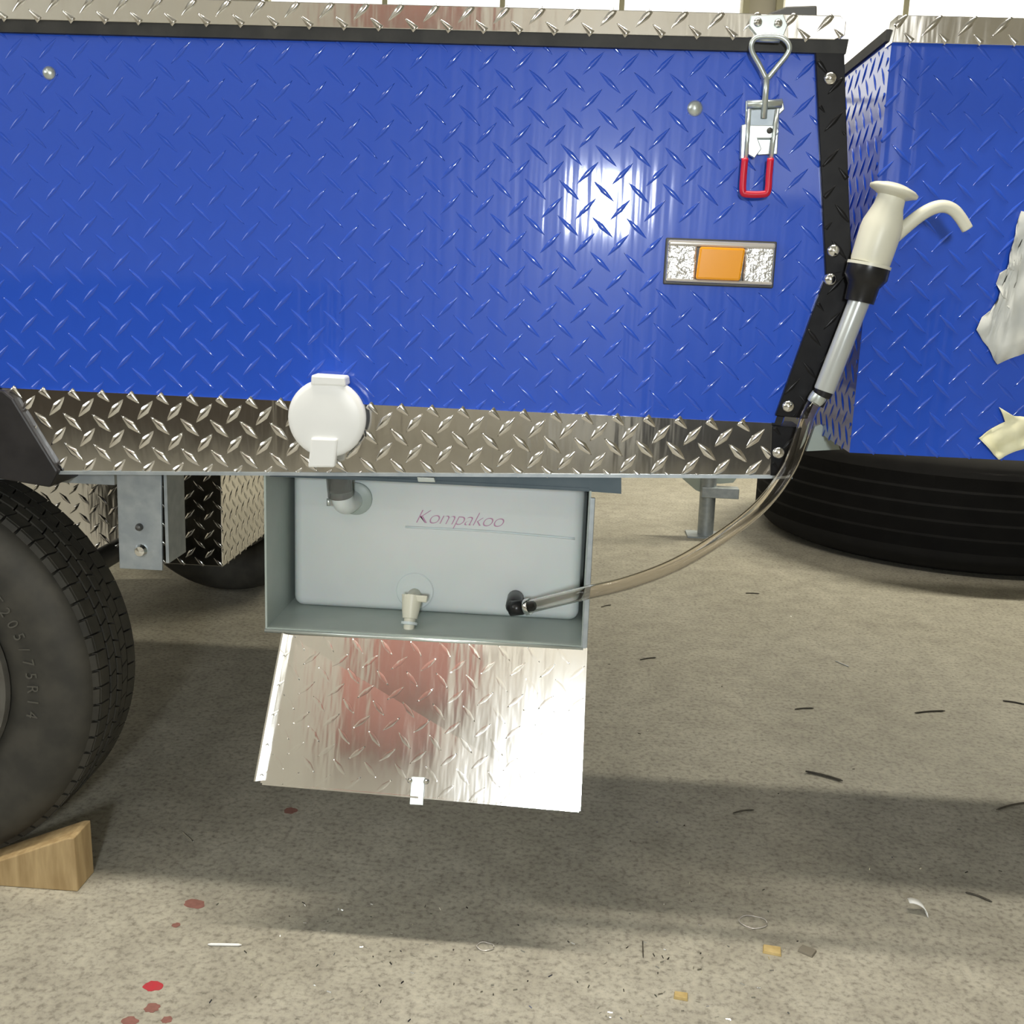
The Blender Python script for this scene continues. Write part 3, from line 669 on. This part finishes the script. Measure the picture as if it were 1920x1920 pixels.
# ------------------------------------------------------------------ things on the floor behind
def flat_tyre(name, x, y, R, wd, rim, lab):
    t = thing(name, lab, 'tyre', (x, y, 0))
    pr = tyre_prof(R, rim, wd)
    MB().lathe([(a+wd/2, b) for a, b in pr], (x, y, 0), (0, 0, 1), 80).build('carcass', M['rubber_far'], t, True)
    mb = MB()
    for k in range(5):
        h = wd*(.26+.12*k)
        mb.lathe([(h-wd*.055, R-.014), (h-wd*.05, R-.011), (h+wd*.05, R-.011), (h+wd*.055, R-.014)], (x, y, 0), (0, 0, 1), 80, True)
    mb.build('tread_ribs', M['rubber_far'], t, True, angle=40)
    return t
gl = G(440, 1143)
flat_tyre('loose_tyre', gl.x, 2.17, .335, .21, .19, 'small black tyre lying flat on the floor behind the under-slung tread-plate box')
gr = G(1880, 1096)
flat_tyre('tractor_tyre', gr.x+.05, gr.y+.80, .80, .46, .45, 'large black tyre lying flat on the floor behind the second trailer')
# tread-plate box hung under the far side of the near trailer
bx, bz_ = -.803, .316
FB = thing('storage_box', 'closed bright tread-plate box hanging under the near trailer behind the galvanised hanger', 'storage box', (-1.1, .95, bz_))
MB().box(-1.5, bx, .80, 1.16, bz_, .72).build('box_body', M['alu'], FB, bevel=.002)
lugs(MB(), [(-1.5, bz_), (bx, bz_), (bx, .66), (-1.5, .66)], .0446, .036, .0105, .002, lambda x, z, h: (x, .80-h, z), (bx-.03, bz_+.03), 47, -44).build('tread_lugs', M['alu'], FB, True, kind='stuff')
lugs(MB(), [(.80, bz_), (1.16, bz_), (1.16, .66), (.80, .66)], .0446, .036, .0105, .002, lambda y, z, h: (bx+h, y, z), (.82, bz_+.02), 47, -44).build('tread_lugs', M['alu'], FB, True, kind='stuff')
# steel prop standing behind
gp = G(1322, 1004)
ST = thing('jack_stand', 'grey steel prop stand with a cross arm on the floor beside the large tyre', 'jack stand', gp)
def at_depth(x, y): return P(x, y, gp.y)
tpz = .52
MB().tube([gp, (gp.x-.005, gp.y, tpz)], .032, 14).build('post', M['galv'], ST, True, angle=40)
MB().box(gp.x-.075, gp.x+.075, gp.y-.06, gp.y+.06, 0, .006).build('base_plate', M['galv'], ST)
za = at_depth(1340, 922).z
MB().box(gp.x-.03, at_depth(1384, 920).x, gp.y-.035, gp.y+.02, za-.02, za+.022).build('cross_arm', M['galv'], ST, bevel=.003)
MB().prism([pz(1275, 894, gp.y), pz(1385, 894, gp.y), pz(1375, 906, gp.y), pz(1350, 908, gp.y), pz(1325, 905, gp.y), pz(1318, 925, gp.y), pz(1305, 920, gp.y)], gp.y+.01, gp.y+.03).build('head_plate', M['bracket_pale'], ST)

# ------------------------------------------------------------------ timber wedge
g = [G(-130, 1690), G(158, 1677)]
wy0 = -.036
wx1 = P(146, 1676, wy0).x
WD = thing('wheel_chock', 'pale timber wedge chocking the near trailer wheel', 'wheel chock', (wx1-.1, wy0+.05, 0))
zt = P(148, 1572, wy0).z
prof = [(wx1, 0), (wx1-.002, zt), (wx1-.012, zt-.001), (XC+.075, .004), (XC+.075, 0)]
MB().prism(prof, wy0, wy0+.06).build('timber', M['wood'], WD, bevel=.002)

# ------------------------------------------------------------------ litter and stains
def blob(name, x, y, rx, ry, mt, parent=None, h=.0006, seed=0, sq=1.0):
    c = G(x, y); rnd = random.Random(seed); n = 18; pts = []
    for i in range(n):
        a = 2*math.pi*i/n; k = 1+rnd.uniform(-.16, .16)
        pts.append((c.x+rx*k*math.cos(a), c.y+ry*k*math.sin(a)))
    vs = [(px, py, h) for px, py in pts]+[(px, py, -.0005) for px, py in pts]
    fs = [tuple(range(n))]+[(i, n+i, n+(i+1) % n, (i+1) % n) for i in range(n)]
    return MB().add(vs, fs).build(name, mt, parent)
for i, (x, y, rx, ry, mt) in enumerate([(287, 1849, .013, .011, 'redstain'), (285, 1890, .010, .010, 'redstain2'), (243, 1915, .011, .009, 'redstain2'), (313, 1912, .007, .007, 'redstain2'), (365, 1695, .017, .013, 'redstain2'), (330, 1735, .006, .006, 'redstain2'), (545, 1520, .012, .012, 'redstain2')]):
    blob('paint_stain', x, y, rx, ry, M[mt], floor, seed=i)
def sliver(x0, y0, x1, y1, r, mt, name, lab, cat, grp=None, bow=0.0):
    r = r*.65 if mt == 'debris' else r
    a, b = G(x0, y0), G(x1, y1); mid = a.lerp(b, .5)+Vector((0, bow, 0))
    a.z = b.z = mid.z = r
    o = MB().tube(smooth_path([a, mid, b], 4), r, 6, rr=[r*.5]+[r]*7+[r*.4]).build(name, M[mt], None, True)
    return tag(o, lab, cat, grp)
for s in [(1200, 1238, 1230, 1234, .0026), (1490, 1331, 1526, 1329, .0026), (1715, 1338, 1772, 1334, .003), (1880, 1315, 1922, 1322, .003), (1510, 1448, 1580, 1466, .004), (1374, 1526, 1414, 1520, .0024), (1868, 1520, 1925, 1506, .003), (1127, 1139, 1146, 1135, .0025), (1398, 1113, 1424, 1114, .0025), (1205, 1765, 1206, 1797, .0016), (1810, 1675, 1860, 1693, .003)]:
    sliver(*s, 'debris', 'sliver', 'thin dark sliver lying on the concrete floor', 'sliver', 'dark slivers on the floor', .004)
sliver(390, 1773, 453, 1774, .0022, 'white', 'plastic_strip', 'short white plastic strip on the lit concrete beside the red paint spots', 'plastic strip')
sliver(342, 1561, 364, 1580, .0012, 'chrome', 'nail', 'small shiny nail in the shade under the trailer', 'nail')
sliver(1566, 1240, 1592, 1251, .0015, 'white', 'offcut', 'tiny white offcut on the lit floor between the trailers', 'offcut')
def chip(x, y, sx, sy, h, rot, mt, name, lab, cat):
    c = G(x, y); q = math.radians(rot); vs = []
    for z, k in ((0, 1), (h, .92)):
        for a, b in ((-1, -1), (1, -1), (.9, 1), (-1.05, .8)):
            u, v_ = a*sx*k, b*sy*k
            vs.append((c.x+u*math.cos(q)-v_*math.sin(q), c.y+u*math.sin(q)+v_*math.cos(q), z))
    return tag(MB().hexa(vs).build(name, M[mt], bevel=.0006), lab, cat)
chip(1448, 1784, .014, .010, .005, -12, 'chip', 'wood_chip', 'small yellow wood chip beside the grey flake', 'wood chip')
chip(1514, 1785, .012, .010, .004, -35, 'chip_grey', 'flake', 'small grey flake beside the yellow wood chip', 'flake')
chip(1277, 1870, .010, .007, .005, -10, 'chip', 'wood_chip', 'small pale wood chip lying alone on the lit concrete', 'wood chip')
# curled white offcut
c = G(1715, 1712); vs = []; n = 9
for i in range(n):
    a = math.radians(-10+118*i/(n-1))
    x = c.x+.022*math.cos(a)-.004; z = .002+.018*max(0, math.sin(a))
    for y in (-.014+.0015*i, .012): vs.append((x, c.y+y, z))
o = MB().add(vs, [(2*i, 2*i+1, 2*i+3, 2*i+2) for i in range(n-1)]).build('curled_offcut', M['white'], None, True)
sm = o.modifiers.new('thickness', 'SOLIDIFY'); sm.thickness = .0012
tag(o, 'curled white plastic offcut at the edge of the trailer shadow', 'offcut')
# clear plastic rings
def ring(x, y, R, lab):
    c = G(x, y)
    o = MB().tube([(c.x+R*math.cos(q*math.pi/12), c.y+.8*R*math.sin(q*math.pi/12), .0016+.0008*math.sin(q)) for q in range(24)], .0011, 6).build('plastic_ring', M['clear_rim'], None, True)
    return tag(o, lab, 'plastic ring')
ring(1412, 1730, .022, 'large thin clear plastic ring on the floor near the yellow wood chip')
ring(910, 1776, .013, 'small clear plastic ring on the lit concrete among shavings')
# bright metal shavings
mb = MB(); rnd = random.Random(3)
for i in range(260):
    x = rnd.uniform(380, 1500); y = rnd.uniform(1690, 1915)
    if rnd.random() < .25: x = rnd.uniform(1120, 1900); y = rnd.uniform(1000, 1700)
    c = G(x, y); a = rnd.uniform(0, 6.28); l = rnd.uniform(.0012, .004)
    d = Vector((math.cos(a), math.sin(a), 0))*l; e = Vector((-math.sin(a), math.cos(a), 0))*.0006
    z = Vector((0, 0, .0004)); zt = Vector((0, 0, rnd.uniform(.0008, .002)))
    mb.add([c-d-e+z, c+d-e+z, c+d+e+zt, c-d+e+zt], [(0, 1, 2, 3)])
o = mb.build('metal_shavings', M['chrome'], kind='stuff'); o['label'] = 'bright metal shavings scattered over the concrete'; o['category'] = 'shavings'
